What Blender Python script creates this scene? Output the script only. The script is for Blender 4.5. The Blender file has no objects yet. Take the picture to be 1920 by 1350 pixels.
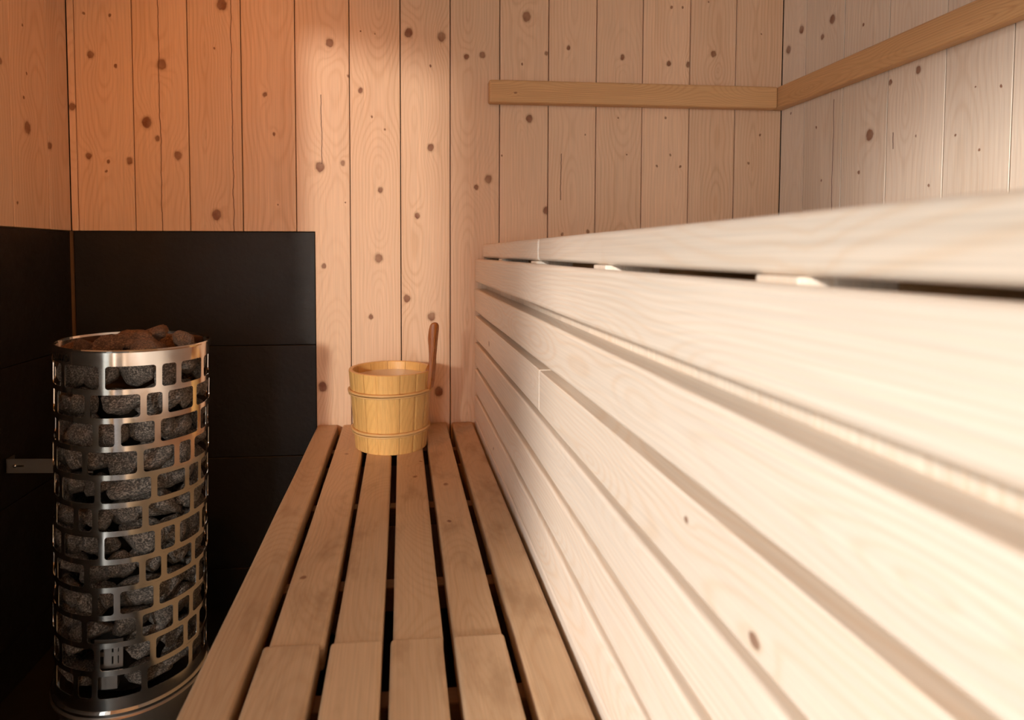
import bpy, bmesh, math, random
from mathutils import Vector, Matrix, noise as mnoise

random.seed(11)
sc = bpy.context.scene
C = sc.collection
EYE = 1.05                      # camera height above the floor

# ------------------------------------------------------------------ camera, light, exposure
cd = bpy.data.cameras.new('camera')
cam = bpy.data.objects.new('camera', cd)
C.objects.link(cam)
cam.location = (0, 0, EYE)
cam.rotation_euler = (math.pi / 2 - 0.04326, 0, -0.08792)
cd.sensor_width = 36
cd.lens = 36 * 1130 / 1920
cd.shift_x = (960 - 852.15) / 1920
cd.shift_y = -(675 - 523.3) / 1920
cd.clip_start = 0.02
cd.dof.use_dof = True
cd.dof.focus_distance = 1.55
cd.dof.aperture_fstop = 5.3
sc.camera = cam

w = bpy.data.worlds.new('sky'); sc.world = w; w.use_nodes = True
wb = w.node_tree.nodes['Background']
wb.inputs['Color'].default_value = (0.86, 0.93, 1.0, 1)
wb.inputs['Strength'].default_value = 7.2

sl = bpy.data.lights.new('sun', 'SUN')
sl.energy = 4.1
sl.angle = math.radians(3.0)
sl.color = (1.0, 0.96, 0.92)
sun = bpy.data.objects.new('sun', sl); C.objects.link(sun)
SAZ, SEL = math.radians(24), math.radians(11.0)
sdir = Vector((math.sin(SAZ) * math.cos(SEL), math.cos(SAZ) * math.cos(SEL), -math.sin(SEL)))
sun.rotation_euler = sdir.to_track_quat('-Z', 'Y').to_euler()
sun.location = (-3, -4, 4)

sc.view_settings.view_transform = 'Standard'
sc.view_settings.look = 'None'
sc.view_settings.gamma = 1
sc.view_settings.use_curve_mapping = False
sc.view_settings.exposure = 0.36
sc.cycles.use_adaptive_sampling = True
sc.cycles.adaptive_threshold = 0.035
sc.cycles.max_bounces = 7
sc.cycles.diffuse_bounces = 4
sc.cycles.glossy_bounces = 4
sc.cycles.transparent_max_bounces = 8

# ------------------------------------------------------------------ material helpers
class NT:
    def __init__(s, name):
        s.m = bpy.data.materials.new(name); s.m.use_nodes = True
        s.t = s.m.node_tree; s.n = s.t.nodes
        s.b = s.n['Principled BSDF']
    def put(s, sock, v):
        if hasattr(v, 'links') or isinstance(v, bpy.types.NodeSocket): s.t.links.new(v, sock)
        else: sock.default_value = v
    def math(s, op, a, b=None, c=None, clamp=False):
        n = s.n.new('ShaderNodeMath'); n.operation = op; n.use_clamp = clamp
        s.put(n.inputs[0], a)
        if b is not None: s.put(n.inputs[1], b)
        if c is not None: s.put(n.inputs[2], c)
        return n.outputs[0]
    def vmath(s, op, a, b=None):
        n = s.n.new('ShaderNodeVectorMath'); n.operation = op
        s.put(n.inputs[0], a)
        if b is not None: s.put(n.inputs[1], b)
        return n.outputs['Value'] if op in ('LENGTH', 'DOT_PRODUCT') else n.outputs[0]
    def comb(s, x, y, z):
        n = s.n.new('ShaderNodeCombineXYZ')
        for i, v in enumerate((x, y, z)): s.put(n.inputs[i], v)
        return n.outputs[0]
    def sep(s, v):
        n = s.n.new('ShaderNodeSeparateXYZ'); s.put(n.inputs[0], v); return n.outputs
    def noise(s, vec, scale=1., detail=2., rough=.5):
        n = s.n.new('ShaderNodeTexNoise'); s.put(n.inputs['Vector'], vec)
        n.inputs['Scale'].default_value = scale; n.inputs['Detail'].default_value = detail
        n.inputs['Roughness'].default_value = rough
        return n.outputs[0]
    def attr(s, name, kind='GEOMETRY'):
        n = s.n.new('ShaderNodeAttribute'); n.attribute_type = kind; n.attribute_name = name
        return n
    def mix(s, f, a, b, mode='MIX'):
        n = s.n.new('ShaderNodeMix'); n.data_type = 'RGBA'; n.blend_type = mode
        s.put(n.inputs[0], f); s.put(n.inputs[6], a); s.put(n.inputs[7], b)
        return n.outputs[2]
    def smooth(s, v, lo, hi, a=0., b=1.):
        n = s.n.new('ShaderNodeMapRange'); n.interpolation_type = 'SMOOTHSTEP'
        s.put(n.inputs['Value'], v)
        n.inputs['From Min'].default_value = lo; n.inputs['From Max'].default_value = hi
        n.inputs['To Min'].default_value = a; n.inputs['To Max'].default_value = b
        return n.outputs[0]
    def bump(s, h, strength, dist):
        n = s.n.new('ShaderNodeBump'); n.inputs['Strength'].default_value = strength
        n.inputs['Distance'].default_value = dist; s.put(n.inputs['Height'], h)
        s.t.links.new(n.outputs[0], s.b.inputs['Normal'])

def rgb(r, g, b): return (r, g, b, 1.0)

NK = 8
def wood(name, base, late, knotc=(0.13, 0.045, 0.02), freq=150., strength=.55, rough=.5, nk=NK, stain=0., spec=.35,
         stainc=(0.2, 0.12, 0.06)):
    """pine: growth rings bent around knots; coordinates come from each board's own 'gc' attribute (across, thick, along)"""
    s = NT('%s_%d' % (name, nk))
    gc = s.attr('gc').outputs['Vector']
    seed = s.attr('seed', 'OBJECT').outputs['Fac']
    uoff = s.attr('uoff', 'OBJECT').outputs['Fac']
    u, v, wv = s.sep(gc)
    if nk:
        kd = s.n.new('ShaderNodeTexNoise'); s.put(kd.inputs['Vector'], s.vmath('MULTIPLY', gc, (90., 90., 70.))); kd.inputs['Scale'].default_value = 1.; kd.inputs['Detail'].default_value = 1.
        ke = s.sep(s.vmath('SUBTRACT', kd.outputs['Color'], (.5, .5, .5)))
    off = s.comb(s.math('MULTIPLY', seed, 7.13), s.math('MULTIPLY', seed, 3.37), s.math('MULTIPLY', seed, 11.71))
    pos = s.vmath('ADD', gc, off)
    nd = s.noise(s.comb(s.math('MULTIPLY', seed, 5.1), 0.0, s.math('MULTIPLY', wv, 1.6)), 1., 2.)
    d = s.math('MULTIPLY', s.math('SUBTRACT', nd, 0.38), 0.26)
    wob = s.noise(s.vmath('MULTIPLY', pos, (14., 14., 2.6)), 1., 2.)
    uc = s.math('ADD', s.math('SUBTRACT', u, uoff), s.math('MULTIPLY', s.math('SUBTRACT', wob, .5), .018))
    dv = s.math('ADD', d, v)
    r = s.math('SQRT', s.math('ADD', s.math('MULTIPLY', uc, uc), s.math('MULTIPLY', dv, dv)))
    kmask = None
    if nk:
        uk = s.math('MULTIPLY_ADD', ke[0], .006, u); wk = s.math('MULTIPLY_ADD', ke[1], .008, wv)
    for i in range(nk):
        k = s.attr('k%d' % i, 'OBJECT').outputs['Vector']
        ku, kw, kr = s.sep(k)
        du = s.math('DIVIDE', s.math('SUBTRACT', uk, ku), kr)
        dw = s.math('DIVIDE', s.math('SUBTRACT', wk, kw), s.math('MULTIPLY', kr, 1.22))
        d2 = s.math('ADD', s.math('MULTIPLY', du, du), s.math('MULTIPLY', dw, dw))
        dw2 = s.math('ADD', s.math('MULTIPLY', du, du), s.math('MULTIPLY', s.math('MULTIPLY', dw, dw), .35))
        bmp = s.math('MULTIPLY', s.math('EXPONENT', s.math('MULTIPLY', dw2, -.16)), s.math('MULTIPLY', kr, 2.2))
        r = s.math('ADD', r, bmp)
        m = s.math('EXPONENT', s.math('MULTIPLY', d2, -.75))
        kmask = m if kmask is None else s.math('MAXIMUM', kmask, m)
    jit = s.noise(s.vmath('MULTIPLY', pos, (7., 7., 1.3)), 1., 2.)
    t = s.math('ADD', s.math('MULTIPLY', r, freq), s.math('MULTIPLY', jit, 1.6))
    ring = s.math('POWER', s.math('MULTIPLY_ADD', s.math('SINE', s.math('MULTIPLY', t, 6.2832)), .5, .5), 2.6)
    fib = s.noise(s.vmath('MULTIPLY', pos, (420., 420., 7.)), 1., 2.)
    tint = s.noise(s.vmath('MULTIPLY', pos, (9., 9., 1.1)), 1., 3.)
    fade = s.smooth(tint, .3, .7, .25, 1.)
    col = s.mix(s.math('MULTIPLY', s.math('MULTIPLY', ring, fade), strength), rgb(*base), rgb(*late))
    col = s.mix(s.smooth(tint, .42, .75, 0., .35), col, rgb(*[a * .55 + b * .45 for a, b in zip(base, late)]))
    g = s.math('MULTIPLY_ADD', fib, .36, .82)
    col = s.mix(1., col, s.comb(g, g, g), 'MULTIPLY')
    bt = s.attr('tone', 'OBJECT').outputs['Fac']
    bt1 = s.math('ADD', bt, 1.)
    col = s.mix(1., col, s.comb(bt1, bt1, bt1), 'MULTIPLY')
    if stain:
        sn = s.noise(s.vmath('MULTIPLY', pos, (16., 16., 7.)), 1., 4., .6)
        col = s.mix(s.smooth(sn, .48, .72, 0., stain), col, rgb(*stainc))
    if kmask is not None:
        kn = s.noise(s.vmath('MULTIPLY', pos, (240., 240., 240.)), 1., 2.)
        kc = s.mix(kn, rgb(*knotc), rgb(*[min(1, c * 2.2) for c in knotc]))
        col = s.mix(s.smooth(kmask, .12, .45, 0., .38), col, rgb(*[a * .7 for a in late]))
        fadek = s.math('MULTIPLY_ADD', s.noise(s.vmath('MULTIPLY', pos, (30., 30., 30.)), 1., 1.), .9, .38, clamp=True)
        col = s.mix(s.math('MULTIPLY', s.smooth(kmask, .38, .62, 0., .95), fadek), col, kc)
        cr = s.attr('crack', 'OBJECT').outputs['Vector']
        cu, c0, c1 = s.sep(cr)
        wig = s.noise(s.comb(seed, 0., s.math('MULTIPLY', wv, 14.)), 1., 3.)
        dist = s.math('ABSOLUTE', s.math('ADD', s.math('SUBTRACT', u, cu), s.math('MULTIPLY', s.math('SUBTRACT', wig, .5), .012)))
        cm = s.math('MULTIPLY', s.smooth(dist, .0006, .0017, 1., 0.),
                    s.math('MULTIPLY', s.math('GREATER_THAN', wv, c0), s.math('LESS_THAN', wv, c1)))
        col = s.mix(s.math('MULTIPLY', cm, .9), col, rgb(.1, .03, .012))
    s.t.links.new(col, s.b.inputs['Base Color'])
    s.put(s.b.inputs['Roughness'], s.math('MULTIPLY_ADD', fib, .25, rough - .12))
    s.b.inputs['Specular IOR Level'].default_value = spec
    s.bump(fib, .18, .0012)
    return s.m

def plain(name, col, rough=.5, metal=0., spec=.5, ns=0., bump=0., var=.25, dist=.002):
    s = NT(name)
    tc = s.n.new('ShaderNodeTexCoord').outputs['Object']
    n = s.noise(tc, ns or 20., 4., .6)
    f = s.math('MULTIPLY_ADD', n, var * 2, 1 - var)
    c = s.mix(1., rgb(*col), s.comb(f, f, f), 'MULTIPLY')
    s.t.links.new(c, s.b.inputs['Base Color'])
    s.b.inputs['Roughness'].default_value = rough
    s.b.inputs['Metallic'].default_value = metal
    s.b.inputs['Specular IOR Level'].default_value = spec
    if bump: s.bump(n, bump, dist)
    return s.m

M = {}
WSPEC = dict(
    wall=dict(name='pine_wall', base=(.80, .545, .36), late=(.57, .30, .14), freq=110, strength=.42, rough=.5),
    wallp=dict(name='pale_pine_wall', base=(.82, .69, .555), late=(.64, .45, .29), freq=110, strength=.36, rough=.5),
    skirt=dict(name='pale_pine_slat', base=(.86, .735, .605), late=(.78, .56, .37), freq=150, strength=.5, rough=.36, spec=.5),
    bench=dict(name='worn_bench_pine', base=(.60, .40, .24), late=(.45, .25, .12), freq=170, strength=.35, rough=.45, stain=.6, stainc=(.33, .19, .095)),
    rail=dict(name='rail_pine', base=(.64, .38, .18), late=(.44, .21, .08), freq=190, strength=.5, rough=.42),
    bucket=dict(name='golden_stave', base=(.80, .47, .16), late=(.62, .30, .08), freq=200, strength=.4, rough=.33, spec=.5),
    hoop=dict(name='hoop_wood', base=(.76, .46, .19), late=(.50, .25, .08), freq=300, strength=.5, rough=.4),
    handle=dict(name='dark_handle_wood', base=(.42, .14, .028), late=(.20, .05, .010), freq=160, strength=.8, rough=.3, spec=.3),
    under=dict(name='shade_darkened_pine', base=(.26, .13, .055), late=(.2, .09, .035)),  # crosspieces coloured darker to stand for the shade in the slat gaps
    plainwood=dict(name='hidden_pine', base=(.60, .36, .18), late=(.45, .22, .09)))
_wc = {}
def WM(key, nk=0):
    """the wood `key` with room for nk knots"""
    nk = 0 if nk == 0 else 2 if nk <= 2 else 4 if nk <= 4 else 8
    if (key, nk) not in _wc: _wc[key, nk] = wood(nk=nk, **WSPEC[key])
    return _wc[key, nk]
for _k in ('bucket', 'hoop', 'handle', 'plainwood', 'under'): M[_k] = WM(_k)
for _k in ('wall', 'wallp', 'skirt', 'bench', 'rail'): M[_k] = _k

def slate():
    s = NT('black_slate')
    tc = s.n.new('ShaderNodeTexCoord').outputs['Object']
    seed = s.attr('seed', 'OBJECT').outputs['Fac']
    p = s.vmath('ADD', tc, s.comb(s.math('MULTIPLY', seed, 3.), seed, s.math('MULTIPLY', seed, 2.)))
    n1 = s.noise(p, 9., 6., .62); n2 = s.noise(p, 70., 4., .6)
    c = s.mix(n1, rgb(.007, .0055, .0045), rgb(.021, .016, .013))
    s.t.links.new(c, s.b.inputs['Base Color'])
    s.put(s.b.inputs['Roughness'], s.math('MULTIPLY_ADD', n2, .2, .42))
    s.b.inputs['Specular IOR Level'].default_value = .4
    s.bump(s.math('ADD', s.math('MULTIPLY', n1, 1.), s.math('MULTIPLY', n2, .22)), .5, .006)
    return s.m
M['slate'] = slate()
M['grout'] = plain('dark_grout', (.02, .016, .013), .9)
M['seam'] = plain('corner_silicone', (.16, .085, .035), .4)
M['floor'] = plain('floor_slate', (.02, .018, .016), .5, ns=8)
M['ground'] = plain('terrace_ground', (.35, .33, .30), .9, ns=3)
M['dark'] = plain('dark_core', (.012, .010, .009), .9)
M['core'] = plain('heating_core', (.05, .045, .04), .6, metal=.6)

def steel(name, col, rough, n1=30.):
    s = NT(name)
    tc = s.n.new('ShaderNodeTexCoord').outputs['Object']
    n = s.noise(s.vmath('MULTIPLY', tc, (1., 1., 2.)), n1, 4., .6)
    c = s.mix(n, rgb(*[a * .86 for a in col]), rgb(*col))
    s.t.links.new(c, s.b.inputs['Base Color'])
    s.b.inputs['Metallic'].default_value = 1.
    s.put(s.b.inputs['Roughness'], s.math('MULTIPLY_ADD', n, .12, rough - .06))
    return s.m
M['steel'] = steel('polished_steel', (.84, .80, .76), .14)
M['steel2'] = steel('brushed_steel', (.55, .52, .49), .38, 60.)
M['letter'] = plain('engraved_letter', (.02, .017, .015), .4, metal=.5)

def rock(name, lo, hi):
    s = NT(name)
    tc = s.n.new('ShaderNodeTexCoord').outputs['Object']
    seed = s.attr('seed', 'OBJECT').outputs['Fac']
    p = s.vmath('ADD', tc, s.comb(seed, s.math('MULTIPLY', seed, 2.), s.math('MULTIPLY', seed, 3.)))
    n1 = s.noise(p, 11., 4., .75); n2 = s.noise(p, 2.2, 4., .6)
    c = s.mix(s.smooth(n1, .42, .68), rgb(*lo), rgb(*hi))
    f = s.smooth(n2, .3, .7, .65, 1.25)
    c = s.mix(1., c, s.comb(f, f, f), 'MULTIPLY')
    s.t.links.new(c, s.b.inputs['Base Color'])
    s.b.inputs['Roughness'].default_value = .42
    s.b.inputs['Specular IOR Level'].default_value = .6
    s.bump(s.math('ADD', n1, s.math('MULTIPLY', n2, 1.5)), 1., .0035)
    return s.m
M['rock'] = rock('grey_rock', (.035, .030, .026), (.42, .36, .31))
M['rockw'] = rock('warm_lit_rock', (.08, .036, .018), (.34, .17, .085))  # warm lamplight on the top stones, put into their colour

# ------------------------------------------------------------------ object helpers
def tag(o, label=None, cat=None, group=None, kind=None):
    if label: o['label'] = label
    if cat: o['category'] = cat
    if group: o['group'] = group
    if kind: o['kind'] = kind
    return o

def empty(name, loc, label=None, cat=None, group=None, kind=None):
    o = bpy.data.objects.new(name, None); o.empty_display_size = .05
    o.location = loc; C.objects.link(o)
    return tag(o, label, cat, group, kind)

def world_loc(o):
    v = Vector(o.location)
    while o.parent: o = o.parent; v += Vector(o.location)
    return v

def link(name, me, mat, parent=None, loc=(0, 0, 0), smooth=False):
    o = bpy.data.objects.new(name, me); C.objects.link(o)
    if mat and not me.materials: me.materials.append(mat)
    loc = Vector(loc)
    if parent:
        loc = loc - world_loc(parent); o.parent = parent
    o.location = loc
    if smooth:
        for p in me.polygons: p.use_smooth = True
    return o

def woodprops(o, knots=(), crack=None, uoff=None, tone=None, nk=NK):
    o['seed'] = random.uniform(0, 40.)
    o['uoff'] = random.uniform(-.035, .035) if uoff is None else uoff
    o['tone'] = random.uniform(-.07, .07) if tone is None else tone
    kk = list(knots)[:nk]
    for i in range(nk):
        o['k%d' % i] = [float(x) for x in kk[i]] if i < len(kk) else [9., 9., .01]
    o['crack'] = [float(x) for x in (crack or (9., 9., 9.))]

def add_gc(me, axes, wshift=0., ushift=0.):
    a = me.attributes.new('gc', 'FLOAT_VECTOR', 'POINT')
    for i, v in enumerate(me.vertices):
        a.data[i].vector = (v.co[axes[0]] + ushift, v.co[axes[1]], v.co[axes[2]] + wshift)

def wbox(name, x, y, z, mat, parent=None, along=2, bevel=.0015, segs=2, knots=None, crack=None, abs_w=False, nk=NK, tone=None,
         cuts=None, wear=0.):
    """bevelled timber between the given ranges, grain along axis `along`; origin at its centre"""
    c = Vector(((x[0] + x[1]) / 2, (y[0] + y[1]) / 2, (z[0] + z[1]) / 2))
    s = (x[1] - x[0], y[1] - y[0], z[1] - z[0])
    bm = bmesh.new(); bmesh.ops.create_cube(bm, size=1)
    for v in bm.verts: v.co = Vector((v.co.x * s[0], v.co.y * s[1], v.co.z * s[2]))
    if bevel: bmesh.ops.bevel(bm, geom=bm.edges[:], offset=min(bevel, min(s) * .45), segments=segs, affect='EDGES', profile=.5)
    if wear:
        n = int(s[along] / .04); ax = [0, 0, 0]; ax[along] = 1
        for i in range(1, n):
            co = [0, 0, 0]; co[along] = -s[along] / 2 + s[along] * i / n
            bmesh.ops.bisect_plane(bm, geom=bm.verts[:] + bm.edges[:] + bm.faces[:], plane_co=co, plane_no=ax)
        sd = random.uniform(0, 50)
        for v in bm.verts:
            q = Vector((v.co.x * 6 + sd, v.co.y * 6, v.co.z * 6 + sd))
            q[along] *= .55
            d = mnoise.noise_vector(q) * wear
            d[along] = 0
            v.co += d
    me = bpy.data.meshes.new(name); bm.to_mesh(me); bm.free()
    others = [i for i in range(3) if i != along]
    th = min(others, key=lambda i: s[i]); wd = [i for i in others if i != th][0]
    add_gc(me, (wd, th, along), (c[along] - EYE) if abs_w else 0.)
    if knots is None:
        knots = []
        for _ in range(random.choice((1, 1, 2, 2)) if isinstance(mat, str) else 0):
            knots.append((random.uniform(-.42, .42) * s[wd], random.uniform(-.5, .5) * s[along], random.uniform(.0025, .006)))
    nn = len(knots) if not crack else max(1, len(knots))
    o = link(name, me, WM(mat, nn) if isinstance(mat, str) else mat, parent, c)
    woodprops(o, knots, crack, tone=tone)
    return o

def box_bm(bm, x, y, z):
    vs = [bm.verts.new((a, b, c)) for a in x for b in y for c in z]
    for f in ((0, 1, 3, 2), (4, 6, 7, 5), (0, 4, 5, 1), (2, 3, 7, 6), (0, 2, 6, 4), (1, 5, 7, 3)):
        bm.faces.new([vs[i] for i in f])

def mesh_of(name, bm):
    bmesh.ops.recalc_face_normals(bm, faces=bm.faces[:])
    me = bpy.data.meshes.new(name); bm.to_mesh(me); bm.free(); return me

def boxes(name, lst, mat, parent=None, loc=(0, 0, 0)):
    bm = bmesh.new()
    for b in lst: box_bm(bm, *b)
    o = link(name, mesh_of(name, bm), mat, parent, loc)
    a = o.data.attributes.new('gc', 'FLOAT_VECTOR', 'POINT')
    for i, v in enumerate(o.data.vertices): a.data[i].vector = (v.co.x + v.co.y, 0, v.co.z)
    o['seed'] = 1.7
    return o

# ------------------------------------------------------------------ room shell
XL, XR, YB, YF, H = -.93, 1.18, 1.80, -4.8, 2.62
BF = -2.2                      # near end of the benches
TT = EYE + .062                # top of the slate tiles
TX = -.252                     # right edge of the slate tiles
BT = .014                      # board thickness

boxes('ground', [((-9, 9), (-9, 9), (-.25, -.2))], M['ground']); bpy.data.objects['ground']['kind'] = 'structure'
boxes('floor', [((XL - .12, XR + .12), (YF - .12, YB + .12), (-.12, 0))], M['floor'])['kind'] = 'structure'
boxes('ceiling', [((XL - .12, XR + .12), (YF - .12, YB + .12), (H, H + .1))], M['plainwood'])['kind'] = 'structure'

# back wall: backing, pine boards, slate tiles
wall_back = boxes('wall_back', [((XL - .12, XR + .12), (YB + BT, YB + .12), (0, H))], M['grout'])
wall_back['kind'] = 'structure'
JB = [-.93, -.91, -.755, -.604, -.456, -.304, -.149, -.001, .146, .294, .442, .589, .733, .882, 1.029, 1.18]
KB = {0: [(0.0, 0.41, .009)], 1: [(-0.034, 0.556, 0.009), (-0.046, 0.274, 0.0085), (0.065, 0.261, 0.0085), (0.007, 0.258, 0.0048), (0.032, 0.526, 0.0042), (0.021, 0.666, 0.0037), (-0.051, 0.67, 0.0032), (0.001, 0.231, 0.0032)],
 2: [(-0.04, 0.37, 0.0138), (0.004, 0.534, 0.0127), (0.045, 0.279, 0.0106), (-0.012, 0.326, 0.0069)],
 3: [(0.023, 0.707, 0.0138), (-0.001, 0.11, 0.0127), (0.0, 0.584, 0.0032)], 4: [(-0.01, 0.457, 0.0058), (0.015, 0.343, 0.0042), (0.023, 0.141, 0.0021)],
 5: [(-0.009, 0.251, 0.0127), (-0.007, -0.396, 0.0127), (0.022, 0.609, 0.0106), (0.057, 0.263, 0.0064), (-0.001, -0.039, 0.0064), (0.074, 0.515, 0.0037), (0.063, 0.148, 0.0021)],
 6: [(0.008, -0.015, 0.0111), (-0.042, 0.475, 0.0074), (0.014, 0.186, 0.0074), (-0.016, -0.189, 0.0064), (-0.01, 0.399, 0.0027), (0.028, 0.362, 0.0027), (-0.041, 0.645, 0.0021), (0.001, 0.64, 0.0021)],
 7: [(0.039, -0.418, 0.0127), (-0.049, 0.644, 0.0117), (0.048, 0.636, 0.0117), (0.017, -0.191, 0.0111), (0.015, 0.312, 0.0095), (-0.056, -0.136, 0.0095), (-0.025, 0.111, 0.008), (.015, .55, .0035)],
 8: [(0.041, 0.221, 0.0106), (0.022, 0.587, 0.008), (-0.026, 0.58, 0.0074), (0.004, 0.197, 0.0069)],
 9: [(0.006, 0.703, 0.0122), (0.016, 0.403, 0.0101), (0.07, 0.128, 0.0095), (0.067, 0.597, 0.0053), (-0.006, 0.563, 0.0032), (-0.067, 0.291, 0.0027)],
 10: [(-0.013, 0.615, 0.0058), (0.051, 0.065, 0.0053), (-0.029, 0.057, 0.0042), (0.04, 0.358, 0.0021)],
 11: [(0.008, 0.592, 0.0069), (-0.003, 0.41, 0.0027), (0.025, 0.3, 0.0021)],
 12: [(0.008, 0.578, 0.0069), (0.069, 0.576, 0.0069), (0.013, 0.746, 0.0038), (-0.0, 0.413, 0.0031), (-0.026, 0.267, 0.0031), (0.017, 0.301, 0.0031), (0.049, 0.266, 0.0031), (0.048, 0.747, 0.0025)],
 13: [(0.001, 0.61, 0.0076), (-0.017, 0.767, 0.0025)], 14: [(0.008, 0.366, 0.0031), (-0.028, 0.279, 0.0031), (0.005, 0.674, 0.0025)]}
CRB = {2: (-.003, .06, .74), 3: (.047, .06, .74), 5: (-.004, .26, .46), 10: (-.034, .16, .30)}
GAP = .0013
for i in range(len(JB) - 1):
    x0, x1 = JB[i] + GAP, JB[i + 1] - GAP
    if JB[i] < TX < JB[i + 1]:            # one board is notched around the corner of the tiles
        cx = (x0 + x1) / 2
        pts = [(x0 - cx, TT + .001), (TX + .001 - cx, TT + .001), (TX + .001 - cx, 0.), (x1 - cx, 0.), (x1 - cx, H), (x0 - cx, H)]
        bm = bmesh.new()
        fr = [bm.verts.new((a, 0, b - EYE)) for a, b in pts]; bk = [bm.verts.new((a, BT, b - EYE)) for a, b in pts]
        bm.faces.new(fr); bm.faces.new(bk[::-1])
        for k in range(6): bm.faces.new((fr[k], bk[k], bk[(k + 1) % 6], fr[(k + 1) % 6]))
        bmesh.ops.recalc_face_normals(bm, faces=bm.faces[:])
        bmesh.ops.bevel(bm, geom=[e for e in bm.edges if abs(e.verts[0].co.y) < 1e-6 and abs(e.verts[1].co.y) < 1e-6],
                        offset=.0015, segments=2, affect='EDGES')
        me = mesh_of('board', bm); add_gc(me, (0, 1, 2))
        o = link('board', me, WM('wall', 8), wall_back, (cx, YB, EYE)); woodprops(o, KB[i], CRB.get(i), tone=.02)
    else:
        z0 = TT + .001 if JB[i + 1] <= TX else 0.
        wbox('board', (x0, x1), (YB, YB + BT), (z0, H), M['wall'], wall_back, knots=KB.get(i, []), crack=CRB.get(i), abs_w=True)

TZ = [TT, EYE - .271, EYE - .602, EYE - .936, 0.]      # slate courses, top to floor

def tile(x, y, z, parent, axis):
    c = ((x[0] + x[1]) / 2, (y[0] + y[1]) / 2, (z[0] + z[1]) / 2)
    bm = bmesh.new(); bmesh.ops.create_cube(bm, size=1)
    for v in bm.verts: v.co = Vector((v.co.x * (x[1] - x[0]), v.co.y * (y[1] - y[0]), v.co.z * (z[1] - z[0])))
    bmesh.ops.bevel(bm, geom=bm.edges[:], offset=.0012, segments=1, affect='EDGES')
    o = link('tile', mesh_of('tile', bm), M['slate'], parent, c); o['seed'] = random.uniform(0, 20)
for k in range(4):
    tile((XL + .004, TX - .001), (YB + .003, YB + BT), (TZ[k + 1] + .001, TZ[k] - .001), wall_back, 0)

# left wall with the glass-door opening beside the camera (head raked to set the top edge of the sun patch)
D0, D1 = -1.1, .318            # bronze glass door
W0, W1, WH = -3.45, -1.636, EYE + .69   # low clear window further back, behind the camera, sized for the sun on the slats
V0, VH = -4.76, EYE + 1.455             # and a taller one next to it, sized for the sun on the right wall
bm = bmesh.new()
xa, xb = XL - .22, XL - BT  # wall made deep to cut grazing skylight off the left corner
box_bm(bm, (xa, xb), (D1, YB + .12), (0, H))
box_bm(bm, (xa, xb), (W1, D0), (0, H))
box_bm(bm, (xa, xb), (YF - .12, V0), (0, H))
box_bm(bm, (xa, xb), (V0, W0), (VH, H))
box_bm(bm, (xa, xb), (W0, W1), (WH, H))
box_bm(bm, (xa, xb), (V0, W1), (0, .10))
ht0, ht1 = EYE + 1.15, EYE + .975
vs = [bm.verts.new((x, y, z)) for x in (xa, xb) for y, z in ((D0, ht0), (D1, ht1), (D1, H), (D0, H))]
for f in ((0, 1, 2, 3), (7, 6, 5, 4), (0, 4, 5, 1), (1, 5, 6, 2), (2, 6, 7, 3), (3, 7, 4, 0)): bm.faces.new([vs[i] for i in f])
wall_left = link('wall_left', mesh_of('wall_left', bm), M['plainwood']); wall_left['seed'] = 2.1
wall_left['kind'] = 'structure'
JL = [1.80, 1.698, 1.547, 1.396, 1.245, 1.094, .943, .792, .641, .49, .332]
KL = {0: [(-0.044, 0.285, 0.0092)], 1: [(-0.009, 0.447, 0.0031), (-0.012, 0.313, 0.0123), (-0.062, 0.122, 0.0036), (-0.023, 0.384, 0.0031), (-0.021, 0.563, 0.0031)], 2: [(0.041, 0.448, 0.007)]}
for i in range(len(JL) - 1):
    wbox('board', (XL - BT, XL), (JL[i + 1] + GAP, JL[i] - GAP), (TT + .001, H), M['wall'], wall_left, knots=KL.get(i), abs_w=True)
for k in range(4):
    for a, b in ((1.14, 1.80), (.48, 1.14), (.332, .48)):
        tile((XL - BT, XL - .003), (a + .001, b - .004), (TZ[k + 1] + .001, TZ[k] - .001), wall_left, 1)
boxes('corner_seam', [((XL - .004, XL + .003), (YB - .003, YB + .004), (.001, TT))], M['seam'], wall_left)

# right wall
wall_right = boxes('wall_right', [((XR + BT, XR + .12), (YF - .12, YB + .12), (0, H))], M['grout'])
wall_right['kind'] = 'structure'
JR = [1.80, 1.691, 1.537, 1.386, 1.229, 1.082] + [1.082 - .153 * k for k in range(1, 39)]
KR = {0: [(0.026, 0.62, 0.0104), (-0.033, 0.659, 0.0101), (0.008, 0.424, 0.0029)], 1: [(-0.03, 0.641, 0.01), (0.008, 0.606, 0.0068), (0.025, 0.357, 0.0028), (-0.002, 0.205, 0.0027)],
 2: [(-0.022, 0.298, 0.0121), (0.01, 0.584, 0.0037), (0.011, 0.208, 0.0037)], 3: [(-0.008, 0.418, 0.0076), (0.071, 0.412, 0.0052), (-0.045, 0.151, 0.0027), (-0.007, 0.268, 0.0022)],
 4: [(-0.009, 0.211, 0.0024), (-0.051, 0.33, 0.0023), (0.045, 0.252, 0.002), (0.003, 0.342, 0.0015)]}
CRR = {1: (-.045, .05, .42), 3: (.058, .25, .29)}
for i in range(len(JR) - 1):
    wbox('board', (XR, XR + BT), (max(JR[i + 1], YF) + GAP, JR[i] - GAP), (0, H), M['wallp'], wall_right, bevel=.0005, segs=1, knots=KR.get(i), crack=CRR.get(i), abs_w=True)

# front wall behind the camera
wf = boxes('wall_front', [((XL - .12, XR + .12), (YF - .12, YF), (0, H))], M['plainwood'])
wf['kind'] = 'structure'
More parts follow.
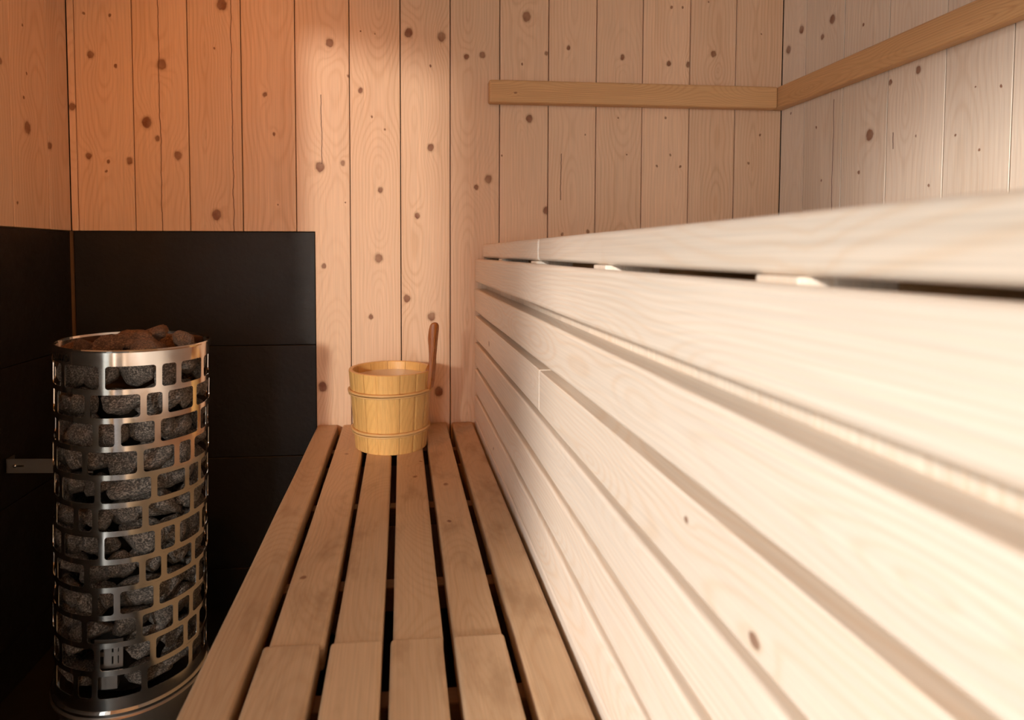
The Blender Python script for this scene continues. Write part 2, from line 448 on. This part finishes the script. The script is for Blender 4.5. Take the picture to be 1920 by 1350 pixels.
# the glass door in the left wall: one tinted pane
gt = NT('bronze_glass'); gt.n.remove(gt.b)
tr = gt.n.new('ShaderNodeBsdfTransparent'); tr.inputs[0].default_value = (.30, .30, .28, 1)
gl = gt.n.new('ShaderNodeBsdfGlossy'); gl.inputs['Roughness'].default_value = .02
mx = gt.n.new('ShaderNodeMixShader'); mx.inputs[0].default_value = .06
gt.t.links.new(tr.outputs[0], mx.inputs[1]); gt.t.links.new(gl.outputs[0], mx.inputs[2])
gt.t.links.new(mx.outputs[0], gt.n['Material Output'].inputs['Surface'])
bm = bmesh.new()
pv = [bm.verts.new((XL - .06, y, z)) for y, z in ((D0 + .004, .006), (D1 - .004, .006), (D1 - .004, ht1 - .004), (D0 + .004, ht0 - .006))]
bm.faces.new(pv)
door = link('door_1', mesh_of('door_1', bm), gt.m); door['kind'] = 'structure'

# ------------------------------------------------------------------ lower bench
LZ = EYE - .510
lower = empty('lower_bench', (0, .42, 0), 'lower sauna bench of six worn brown slats with dark gaps under the wooden bucket', 'bench')
ST = .036
edges = [(-.249, -.190), (-.174, -.102), (-.090, -.0265), (-.013, .054), (.068, .1335), (.1495, .212)]
near = [None, (-.179, -.107), (-.093, -.0265), (-.016, .052), (.067, .134), None]
KN = {0: [(.0, -.55, .008), (.015, .2, .004)], 2: [(-.01, .25, .0045)], 3: [(.02, -.05, .005)], 5: [(-.015, -.03, .007)]}
JY = .775
for i, (a, b) in enumerate(edges):
    if near[i] is None:
        wbox('slat', (a, b), (BF + .05, YB - .004), (LZ - ST, LZ), M['bench'], lower, along=1, bevel=.006, segs=3, nk=3, wear=.0012)
    else:
        wbox('slat', (a, b), (JY, YB - .004), (LZ - ST, LZ), M['bench'], lower, along=1, bevel=.005, segs=3, nk=3, wear=.0012)
        a, b = near[i]
        wbox('slat', (a, b), (BF + .05, JY - .001), (LZ - ST, LZ + .005), M['bench'], lower, along=1, bevel=.005, segs=3, nk=3, wear=.001)
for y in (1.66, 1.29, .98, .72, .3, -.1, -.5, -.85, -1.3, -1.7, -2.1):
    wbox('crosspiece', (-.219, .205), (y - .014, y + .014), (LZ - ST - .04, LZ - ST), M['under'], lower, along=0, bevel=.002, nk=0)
wbox('sun_blocking_board', (-.234, -.220), (BF + .06, YB - .006), (.0, LZ - ST - .001), M['plainwood'], lower, along=1, bevel=.002, nk=0)  # unseen board added to keep sun out from under the slats
for y in (1.66, .3, -.85, -2.1):
    for x in (-.19, .17):
        wbox('leg', (x - .025, x + .025), (y - .025, y + .025), (0, LZ - ST - .04), M['plainwood'], lower, bevel=.003, nk=0)

# ------------------------------------------------------------------ upper bench with its slatted front
XS = .22
upper = empty('upper_bench', (.70, .42, 0), 'upper sauna bench with pale slatted front rising beside the lower bench', 'bench')
tops = [-.0185, -.1075, -.188, -.2685, -.349, -.4295, -.499]
for i, t in enumerate(tops):
    h = .0685 if i == 0 else .067
    pieces = [(BF + .02, YB - .002)]
    if i == 2: pieces = [(BF + .02, .9456), (.9461, YB - .002)]
    for a, b in pieces:
        wbox('slat', (XS, XS + (.022 if i == 0 else .035)), (a, b), (EYE + t - h, EYE + t), M['skirt'], upper, along=1,
             bevel=.0015 if i == 2 else .004 if i else .006, segs=3, nk=3, wear=.0009)
for y0 in [BF + .02 + .149 * k for k in range(27)]:
    y1 = min(y0 + .148, YB - .003)
    wbox('backing_board', (XS + .036, XS + .046), (y0, y1), (.02, EYE - .075), M['skirt'], upper, bevel=0, segs=1, nk=3)
for y in (1.452, 1.072, .701, .35, -.02, -.39, -.76, -1.13, -1.5, -1.87, -2.17):
    wbox('stud', (XS + .047, XS + .09), (y - .0, y + .045), (.0, EYE - .0145), M['skirt'], upper, bevel=.001, segs=1, nk=3)
    wbox('stud_block', (XS + .023, XS + .047), (y - .0, y + .045), (EYE - .074, EYE - .0148), M['skirt'], upper, bevel=.001, segs=1, nk=3)
    wbox('joist', (XS + .09, XR - .004), (y, y + .045), (EYE - .085, EYE - .0145), M['plainwood'], upper, along=0, bevel=.002, segs=1, nk=0)
SXF = .244
for k in range(9):
    x0 = SXF + k * .1035
    x1 = min(x0 + .092, XR - .004)
    pieces = [(BF + .02, YB - .003)]
    if k == 0: pieces = [(BF + .02, 1.064), (1.0655, YB - .003)]
    for a, b in pieces:
        wbox('seat_board', (x0, x1), (a, b), (EYE - .0145, EYE + .026), M['skirt'], upper, along=1, bevel=.007, segs=4, nk=3, wear=.0008)

# ------------------------------------------------------------------ backrest rails
rb = wbox('backrest_rail', (.258, XR - .034), (YB - .034, YB - .0005), (EYE + .441, EYE + .507), M['rail'], None, along=0, bevel=.006, segs=3, nk=4)
tag(rb, 'orange-brown backrest rail across the back wall with a rounded free end', 'rail', 'backrest rails')
rr = wbox('backrest_rail', (XR - .033, XR - .0005), (BF + .02, YB - .002), (EYE + .441, EYE + .507), M['rail'], None, along=1, bevel=.005, segs=3, nk=4)
tag(rr, 'orange-brown backrest rail running along the right wall above the upper bench', 'rail', 'backrest rails')

# ------------------------------------------------------------------ wooden bucket
BX, BY, BH_ = -.029, 1.60, .205
RB, RT, TH = .0945, .111, .011
bucket = empty('sauna_bucket', (BX, BY, LZ), 'golden wooden stave bucket with one tall dark handle on the lower bench', 'bucket')

def rad(z): return RB + (RT - RB) * z / BH_

def stave(a0, a1, name='stave'):
    bm = bmesh.new(); n = 8; vs = []
    g = .55
    for zi, z in enumerate((0., .001, BH_ * .33, BH_ * .66, BH_ - .0015, BH_)):
        ring = []
        for side in (0, 1):
            for k in range(n + 1):
                e = g if k in (0, n) else 0
                a = math.radians(a0 + g * .5 + (a1 - a0 - g) * k / n)
                r = rad(z) - (TH if side else 0)
                if not side and k in (0, n): r -= .0012
                if zi in (0, 5): r += (.0012 if side else -.0012)
                ring.append(bm.verts.new((math.sin(a) * r, -math.cos(a) * r, z)))
        vs.append(ring)
    m = n + 1
    for j in range(5):
        for k in range(n):
            bm.faces.new((vs[j][k], vs[j][k + 1], vs[j + 1][k + 1], vs[j + 1][k]))
            bm.faces.new((vs[j][m + k + 1], vs[j][m + k], vs[j + 1][m + k], vs[j + 1][m + k + 1]))
        for k in (0, n):
            bm.faces.new((vs[j][k], vs[j][m + k], vs[j + 1][m + k], vs[j + 1][k]))
    for j in (0, 5):
        for k in range(n): bm.faces.new((vs[j][k], vs[j][k + 1], vs[j][m + k + 1], vs[j][m + k]))
    me = mesh_of(name, bm)
    am = math.radians((a0 + a1) / 2)
    at = me.attributes.new('gc', 'FLOAT_VECTOR', 'POINT')
    for i, v in enumerate(me.vertices):
        t = v.co.x * math.cos(am) + v.co.y * math.sin(am); d = v.co.x * math.sin(am) - v.co.y * math.cos(am)
        at.data[i].vector = (t, d - .1, v.co.z)
    o = link(name, me, M['bucket'], bucket, (BX, BY, LZ))
    woodprops(o, (), nk=0, tone=random.uniform(-.12, .06)); return o
SA = [-19, 13, 37, 58, 100, 128, 157, 186, 215, 244, 272, 302, 322, 341]
for i in range(len(SA)):
    stave(SA[i], SA[(i + 1) % len(SA)] + (360 if i == len(SA) - 1 else 0))

def ring_band(name, z, h, th, mat, parent, loc, rf, n=72, wob=0.):
    prof = [(-.0005, -h / 2), (th * .6, -h / 2 + .0012), (th, -h / 4), (th, h / 4), (th * .6, h / 2 - .0012), (-.0005, h / 2)]
    bm = bmesh.new(); R = []
    for i in range(n):
        a = 2 * math.pi * i / n; dz = wob * math.sin(a + .5)
        R.append([bm.verts.new((math.sin(a) * (rf(z + q) + p), -math.cos(a) * (rf(z + q) + p), z + q + dz)) for p, q in prof])
    m = len(prof)
    for i in range(n):
        for k in range(m):
            bm.faces.new((R[i][k], R[(i + 1) % n][k], R[(i + 1) % n][(k + 1) % m], R[i][(k + 1) % m]))
    me = mesh_of(name, bm)
    at = me.attributes.new('gc', 'FLOAT_VECTOR', 'POINT')
    for i, v in enumerate(me.vertices):
        at.data[i].vector = (v.co.z, math.hypot(v.co.x, v.co.y) - .1, math.atan2(v.co.x, -v.co.y) * .1)
    o = link(name, me, mat, parent, loc, True)
    woodprops(o, (), nk=0, tone=.0); return o
for z in (.052, .153):
    h1 = ring_band('hoop', z, .0085, .0065, M['hoop'], bucket, (BX, BY, LZ), rad, wob=.002)
    ring_band('hoop_strand', z - .0068, .006, .005, M['hoop'], h1, (BX, BY, LZ), rad, wob=.003)

def disc(name, r, z, mat, parent, loc, n=48):
    bm = bmesh.new()
    bmesh.ops.create_cone(bm, cap_ends=True, segments=n, radius1=r, radius2=r, depth=.004)
    for v in bm.verts: v.co.z += z
    me = mesh_of(name, bm)
    at = me.attributes.new('gc', 'FLOAT_VECTOR', 'POINT')
    for i, v in enumerate(me.vertices): at.data[i].vector = v.co
    o = link(name, me, mat, parent, loc); woodprops(o, (), nk=0); return o
disc('bottom', rad(.012) - TH + .002, .012, M['bucket'], bucket, (BX, BY, LZ))
M['water'] = plain('pale_water', (.66, .55, .48), .12, spec=.6, ns=40, var=.04, bump=.04)
disc('water', rad(.19) - TH + .001, BH_ - .024, M['water'], bucket, (BX, BY, LZ))['label'] = 'pale water surface'

# handle: one stave running up above the rim, thinned to a grip
prof_out = [(.1125, .150), (.1155, .17), (.119, .205), (.1225, .245), (.1265, .285), (.130, .312), (.1305, .322), (.127, .3285), (.121, .330)]
prof_in = [(.114, .3285), (.1095, .322), (.107, .308), (.105, .290), (.1065, .270), (.1115, .253), (.1125, .238), (.109, .225), (.1015, .2135), (.0995, .2055), (.101, .19), (.1035, .150)]
pr = prof_out + prof_in
zc, xc = .25, .115
bm = bmesh.new(); L = []
wid = [(-1, .82), (-.8, 1.), (.8, 1.), (1, .82)]
for f, sh in wid:
    ring = []
    for (a, b) in pr:
        hw = .0205 if b < .2 else (.0205 + (.0150 - .0205) * min(1, (b - .2) / .05))
        if b > .30: hw *= max(.45, math.sqrt(max(0, 1 - ((b - .30) / .034) ** 2)))
        ctr = .5 * (a + .118)
        ring.append(bm.verts.new((ctr + (a - ctr) * (sh if b > .2 else 1), f * hw, b)))
    L.append(ring)
n = len(pr)
for j in range(3):
    for k in range(n): bm.faces.new((L[j][k], L[j][(k + 1) % n], L[j + 1][(k + 1) % n], L[j + 1][k]))
bm.faces.new(L[0]); bm.faces.new(L[3][::-1])
bmesh.ops.triangulate(bm, faces=[f for f in bm.faces if len(f.verts) > 4])
ra = math.radians(72)
for v in bm.verts:
    x, y, z = v.co                          # x radial, y tangential
    v.co = Vector((math.sin(ra) * x + math.cos(ra) * y, -math.cos(ra) * x + math.sin(ra) * y, z))
me = mesh_of('handle', bm); add_gc(me, (1, 0, 2))
hd = link('handle', me, M['handle'], bucket, (BX, BY, LZ)); woodprops(hd, (), nk=0, tone=.0); hd['label'] = 'dark reddish-brown upright handle'
for p in me.polygons: p.use_smooth = True
md = hd.modifiers.new('bevel', 'SUBSURF'); md.levels = 1; md.render_levels = 2

# ------------------------------------------------------------------ heater
HX, HY, HR = -.5724, 1.35, .1488
ZT, ZF = EYE - .187, EYE - .910              # rim and base flange
heater = empty('sauna_heater', (HX - .0277 * ZT, HY, 0), 'tall round steel tower heater filled with grey stones before the black tiles', 'heater')
heater.rotation_euler = (0, math.atan(.0277), 0)
hl = Vector(heater.location)

def hpart(name, me, mat, parent=None, smooth=False):
    o = bpy.data.objects.new(name, me); C.objects.link(o); o.parent = parent or heater
    if mat and not me.materials: me.materials.append(mat)
    if smooth:
        for p in me.polygons: p.use_smooth = True
    return o

def cpt(a, z, r=HR):
    a = math.radians(a); return Vector((math.sin(a) * r, -math.cos(a) * r, z))

LW, MW, SW, BARW = 34.5, 22.8, 11.2, 4.3
order = [('LSM', 2.5), ('LSM', -8.2), ('LSM', -40.8), ('LMS', -10.1), ('LMS', -.4), ('LMS', 32.4)]
WD = {'L': LW, 'M': MW, 'S': SW}
RP, RH, R0 = .0556, .0450, EYE - .2175
T = .0016
SV, SF, SN = [], [], []
def quad(ps):
    """outer and inner skin of one piece of the shell"""
    nn = [Vector((p.x, p.y, 0)).normalized() for p in ps]
    i = len(SV); m = len(ps)
    SV.extend(p for p in ps); SF.append(tuple(range(i, i + m))); SN.extend(nn)
    i = len(SV)
    SV.extend(p - n_ * T for p, n_ in zip(ps[::-1], nn[::-1])); SF.append(tuple(range(i, i + m))); SN.extend(-n_ for n_ in nn[::-1])
def wallq(p, q):
    """thickness of the sheet along the edge of a window"""
    np_, nq = Vector((p.x, p.y, 0)).normalized(), Vector((q.x, q.y, 0)).normalized()
    i = len(SV); SV.extend((p, q, q - nq * T, p - np_ * T)); SF.append((i, i + 1, i + 2, i + 3))
    f = (q - p).cross(-np_).normalized(); SN.extend((f, f, f, f))
def patch(a0, a1, z0, z1):
    n = max(1, int((a1 - a0) / 2.5 + .99))
    for k in range(n):
        p, q = a0 + (a1 - a0) * k / n, a0 + (a1 - a0) * (k + 1) / n
        quad((cpt(p, z0), cpt(q, z0), cpt(q, z1), cpt(p, z1)))
def cell(a0, a1, z0, z1, h0, h1, zz0, zz1):
    """frame of a rounded window h0..h1, zz0..zz1 inside the cell a0..a1, z0..z1"""
    R = .0062; ra = math.degrees(R / HR)
    inner, outer = [], []
    na = max(2, int((h1 - h0 - 2 * ra) / 2.5))
    def add(ai, zi, ao, zo): inner.append((ai, zi)); outer.append((ao, zo))
    cs = [(h1 - ra, zz0 + R, -90, a1, z0), (h1 - ra, zz1 - R, 0, a1, z1), (h0 + ra, zz1 - R, 90, a0, z1), (h0 + ra, zz0 + R, 180, a0, z0)]
    for k in range(na + 1):
        f = k / na; add(h0 + ra + (h1 - h0 - 2 * ra) * f, zz0, a0 + (a1 - a0) * f * .999999, z0)
    for ci, (ca, cz, st, oa, oz) in enumerate(cs):
        for k in range(1, 6):
            t = math.radians(st + 90 * k / 5)
            add(ca + ra * math.cos(t), cz + R * math.sin(t), oa, oz)
        if ci == 1:
            for k in range(1, na + 1):
                f = k / na; add(h1 - ra - (h1 - h0 - 2 * ra) * f, zz1, a1 - (a1 - a0) * f, z1)
        elif ci in (0, 2):
            pass
    n = len(inner)
    for k in range(n):
        j = (k + 1) % n
        i0, i1, o0, o1 = inner[k], inner[j], outer[k], outer[j]
        ps = [cpt(*o0), cpt(*o1), cpt(*i1), cpt(*i0)]
        if (Vector(o0) - Vector(o1)).length < 1e-6: ps = [cpt(*o0), cpt(*i1), cpt(*i0)]
        elif (Vector(i0) - Vector(i1)).length < 1e-6: ps = [cpt(*o0), cpt(*o1), cpt(*i0)]
        quad(ps); wallq(cpt(*i1), cpt(*i0))
for row in range(12):
    o, st = order[row % 6]
    zc_ = R0 - RP * row
    z1, z0 = zc_ + (RP - RH) / 2, zc_ - RH - (RP - RH) / 2
    a = st - BARW / 2; end = a + 360; k = 0
    while True:
        wdt = WD[o[k % 3]] + BARW
        if a + wdt > end - 15: wdt = end - a
        cell(a, a + wdt, z0, z1, a + BARW / 2, a + wdt - BARW / 2, zc_ - RH, zc_)
        a += wdt; k += 1
        if a >= end - .01: break
patch(0, 360, R0 + (RP - RH) / 2, ZT)
patch(0, 360, ZF + .008, R0 - RP * 11 - RH - (RP - RH) / 2)
me = bpy.data.meshes.new('perforated_shell'); me.from_pydata(SV, [], SF)
for p in me.polygons: p.use_smooth = True
me.normals_split_custom_set([tuple(SN[l.vertex_index]) for l in me.loops])
shell = hpart('perforated_shell', me, M['steel'])
shell['label'] = 'polished steel shell cut with rows of rounded windows'

def lathe(name, prof, mat, n=96, parent=None):
    bm = bmesh.new(); R = []
    for i in range(n):
        a = 2 * math.pi * i / n
        R.append([bm.verts.new((math.sin(a) * r, -math.cos(a) * r, z)) for r, z in prof])
    m = len(prof)
    for i in range(n):
        for k in range(m):
            if prof[k] == prof[(k + 1) % m]: continue
            bm.faces.new((R[i][k], R[(i + 1) % n][k], R[(i + 1) % n][(k + 1) % m], R[i][(k + 1) % m]))
    o = hpart(name, mesh_of(name, bm), mat, parent)
    return o
lathe('rim', [(HR - .003, ZT - .004), (HR + .0016, ZT - .004), (HR + .0022, ZT - .001), (HR + .001, ZT + .0012), (HR - .002, ZT + .0008)], M['steel'], parent=None)
lathe('base_ring', [(HR - .012, ZF + .010), (HR + .001, ZF + .010), (HR + .004, ZF + .006), (HR + .004, ZF + .001), (HR + .001, ZF - .002), (HR - .012, ZF - .002)], M['steel'])
lathe('base_flange', [(HR - .02, ZF - .002), (HR + .002, ZF - .002), (HR + .006, ZF - .005), (HR + .006, ZF - .008), (HR - .02, ZF - .008)], M['steel2'])
lathe('pedestal', [(.02, ZF - .008), (HR - .012, ZF - .008), (HR - .012, .0), (.02, .0)], M['steel2'])
lathe('heating_core', [(.005, ZF), (.078, ZF), (.078, ZT - .09), (.005, ZT - .09)], M['core'])
# control plate behind the lower windows: slotted upper plate and plain lower box
bm = bmesh.new()
def arcbox(a0, a1, r0, r1, z0, z1, n=4):
    vs = []
    for k in range(n + 1):
        a = a0 + (a1 - a0) * k / n
        vs.append([bm.verts.new(cpt(a, z, r)) for r, z in ((r0, z0), (r1, z0), (r1, z1), (r0, z1))])
    for k in range(n):
        for j in range(4): bm.faces.new((vs[k][j], vs[k + 1][j], vs[k + 1][(j + 1) % 4], vs[k][(j + 1) % 4]))
    bm.faces.new(vs[0]); bm.faces.new(vs[-1][::-1])
zp0 = EYE - .820; zp1 = EYE - .762
for z0, z1 in ((zp0, zp0 + .008), (zp0 + .024, zp0 + .032), (zp1 - .008, zp1)): arcbox(-7, 15, .136, .138, z0, z1)
for a in (-7, .5, 3.5, 8, 12): arcbox(a, a + (3.2 if a != 12 else 3), .136, .138, zp0, zp1, 2)
hpart('slotted_plate', mesh_of('slotted_plate', bm), M['steel2'])
bm = bmesh.new(); arcbox(-5, 11, .120, .139, EYE - .862, EYE - .825)
hpart('terminal_box', mesh_of('terminal_box', bm), M['steel2'])

# lettering pressed into the rim band
tc = bpy.data.curves.new('lettering', 'FONT'); tc.body = 'SAWO'; tc.size = .020; tc.extrude = .0004; tc.align_x = 'CENTER'
to = bpy.data.objects.new('lettering_source', tc); C.objects.link(to)
bpy.context.view_layer.update()
me = bpy.data.meshes.new_from_object(to.evaluated_get(bpy.context.evaluated_depsgraph_get()))
bpy.data.objects.remove(to)
for v in me.vertices:
    a = math.degrees(v.co.x / HR) - 38; zz = v.co.y + EYE - .2125
    v.co = cpt(a, zz, HR + .0012 + v.co.z)
me.materials.clear()
hpart('lettering', me, M['letter'])

# bracket behind the heater reaching to the left wall, with slot and screw
bm = bmesh.new()
yb = 1.484 - hl.y; zb0, zb1 = EYE - .527, EYE - .493
xw = XL - hl.x - .0277 * (EYE - .51) + .0015
box_bm(bm, (xw, .02), (yb, yb + .002), (zb0, zb1))
box_bm(bm, (xw, xw + .002), (yb, yb + .03), (zb0, zb1))
br = hpart('bracket', mesh_of('bracket', bm), M['steel2']); br['label'] = 'flat steel wall bracket'
bm = bmesh.new(); box_bm(bm, (xw + .018, xw + .040), (yb - .0006, yb + .0005), (zb0 + .015, zb0 + .019))
hpart('slot', mesh_of('slot', bm), M['dark'], br)
bm = bmesh.new(); bmesh.ops.create_uvsphere(bm, u_segments=16, v_segments=8, radius=.0042)
for v in bm.verts: v.co = Vector((v.co.x + xw + .020, v.co.y * .5 + yb - .001, v.co.z + zb0 + .017))
hpart('screw', mesh_of('screw', bm), M['steel'], br, True)

# stones
def stone_mesh(seed, planes=8):
    rnd = random.Random(seed)
    P = []
    for k in range(planes):
        a, z = rnd.uniform(0, 6.283), rnd.uniform(-1, 1); q = math.sqrt(1 - z * z)
        P.append((Vector((q * math.cos(a), q * math.sin(a), z)), rnd.uniform(.48, .82)))
    bm = bmesh.new(); bmesh.ops.create_icosphere(bm, subdivisions=3, radius=1)
    for v in bm.verts:
        d = v.co.normalized(); r = 1.08
        acc = (1 / 1.08) ** 34
        for p, h in P:
            c = d.dot(p)
            if c > .05: acc += (c / h) ** 34
        r = acc ** (-1 / 34)
        r *= 1 + .07 * mnoise.noise(d * 3.1 + Vector((seed, 0, 0))) + .03 * mnoise.noise(d * 9 + Vector((0, seed, 0)))
        v.co = d * r
    me = mesh_of('stone', bm)
    for p in me.polygons: p.use_smooth = True
    me.materials.append(M['rock']); return me
SM = [stone_mesh(3 * k + 1) for k in range(10)]
def add_stone(loc, size, rot, label, group=None, mesh=None, warm=False):
    me = mesh or random.choice(SM)
    if warm:
        me = me.copy(); me.materials.clear(); me.materials.append(M['rockw'])
    o = bpy.data.objects.new('stone', me); C.objects.link(o)
    o.location = loc; o.rotation_euler = rot; o.scale = size; o['seed'] = random.uniform(0, 30)
    return tag(o, label, 'stone', group)
def hworld(a, z, r): 
    p = cpt(a, z, r); return Vector((p.x + HX + .0277 * (z - ZT), p.y + HY, z))
ORD = 'top second third fourth fifth sixth seventh eighth ninth tenth eleventh lowest'.split()
NTH = 'first second third fourth fifth sixth seventh eighth ninth tenth'.split()
for row in range(12):
    front = []
    zc_ = R0 - RP * row - RH / 2
    na = 13; a = random.uniform(0, 25); k = 0
    a_end = a + 360
    while a < a_end - 12:
        wd_ = random.uniform(20, 36)
        if a + wd_ > a_end: wd_ = a_end - a
        am = a + wd_ / 2
        if row >= 10 and -14 < ((am + 180) % 360 - 180) < 20:
            a += wd_; continue
        tx = math.radians(wd_) * .126 * .68
        rz = random.uniform(.028, .038); ry = random.uniform(.021, .028)
        z = zc_ + random.uniform(-.010, .010)
        so = add_stone(hworld(am, z, .1435 - ry), (tx, ry, rz), (random.uniform(-.25, .25), random.uniform(-.4, .4), math.radians(am)),
                  'grey rough stone at the hidden rear of the heater cage', 'stones in the heater cage')
        if -50 < (am + 180) % 360 - 180 < 98: front.append(((am + 180) % 360 - 180, so))
        a += wd_
    for q, (_, so) in enumerate(sorted(front, key=lambda t: t[0])):
        so['label'] = 'grey stone behind the heater grid, %s row, %s from the left' % (ORD[row], NTH[q])
for a, z, r, s, rot, lb in (
        (-28, ZT + .000, .118, (.018, .018, .020), (.3, .2, .5), 'small reddish stone at the left edge of the heater top'),
        (-6, ZT - .001, .098, (.040, .030, .024), (.1, -.2, .2), 'low warm-lit stone left of the big ones on the heater top'),
        (30, ZT + .006, .085, (.046, .034, .030), (.2, .3, .4), 'largest warm-lit brown stone in the middle of the heater top'),
        (58, ZT + .022, .075, (.036, .026, .020), (0, -.25, .9), 'topmost brown stone crowning the pile on the heater'),
        (36, ZT - .006, .118, (.034, .022, .018), (.1, .1, .5), 'dark stone in front of the largest one on the heater top'),
        (68, ZT + .003, .122, (.022, .020, .022), (.4, .1, .2), 'small pointed stone at the right edge of the heater top')):
    add_stone(hworld(a, z, r), s, rot, lb, 'stones on the heater top', warm=True)
for a, r in ((120, .09), (160, .1), (200, .1), (240, .1), (285, .11), (0, .03), (150, .03)):
    add_stone(hworld(a, ZT - .026, r), (.042, .036, .026), (random.uniform(-.3, .3), .2, random.uniform(0, 6)),
              'warm-lit stone sunk low inside the heater rim', 'stones sunk inside the rim', warm=True)
add_stone(hworld(92, ZT - .050, .132), (.024, .024, .024), (.2, .4, 1.), 'stone bulging out of the grid at the upper right of the heater', 'stones in the heater cage')

# ------------------------------------------------------------------ warm ceiling spot over the heater corner, above the frame
SX, SY, SZ = -.50, .62, H
spot = empty('ceiling_spot', (SX, SY, SZ), 'small steel ceiling spot throwing warm light on the heater corner', 'lamp')
aim = (Vector((-.45, 1.8, EYE + .0)) - Vector((SX, SY, SZ - .09))).normalized()
rot = aim.to_track_quat('-Z', 'Y')
bm = bmesh.new(); bmesh.ops.create_cone(bm, cap_ends=True, segments=32, radius1=.05, radius2=.05, depth=.012)
link('base', mesh_of('base', bm), M['steel2'], spot, (SX, SY, SZ - .0065))
bm = bmesh.new()
for r0, r1, z0, z1 in ((.040, .036, -.055, .045), (.034, .030, -.055, .040)):
    R = [[bm.verts.new((math.cos(2 * math.pi * i / 32) * r, math.sin(2 * math.pi * i / 32) * r, z)) for i in range(32)] for r, z in ((r0, z0), (r1, z1))]
    for i in range(32): bm.faces.new((R[0][i], R[0][(i + 1) % 32], R[1][(i + 1) % 32], R[1][i]))
    bm.faces.new(R[1])
o = link('can', mesh_of('can', bm), M['steel2'], spot, (SX, SY, SZ - .085)); o.rotation_euler = rot.to_euler()
ld = bpy.data.lights.new('spot_bulb', 'SPOT'); ld.energy = 24; ld.color = (1., .27, .01)
ld.spot_size = math.radians(64); ld.spot_blend = 1.0; ld.shadow_soft_size = .028
lo = bpy.data.objects.new('spot_bulb', ld); C.objects.link(lo); lo.parent = spot
lo.location = Vector((0, 0, -.09)) + aim * .06; lo.rotation_euler = rot.to_euler()
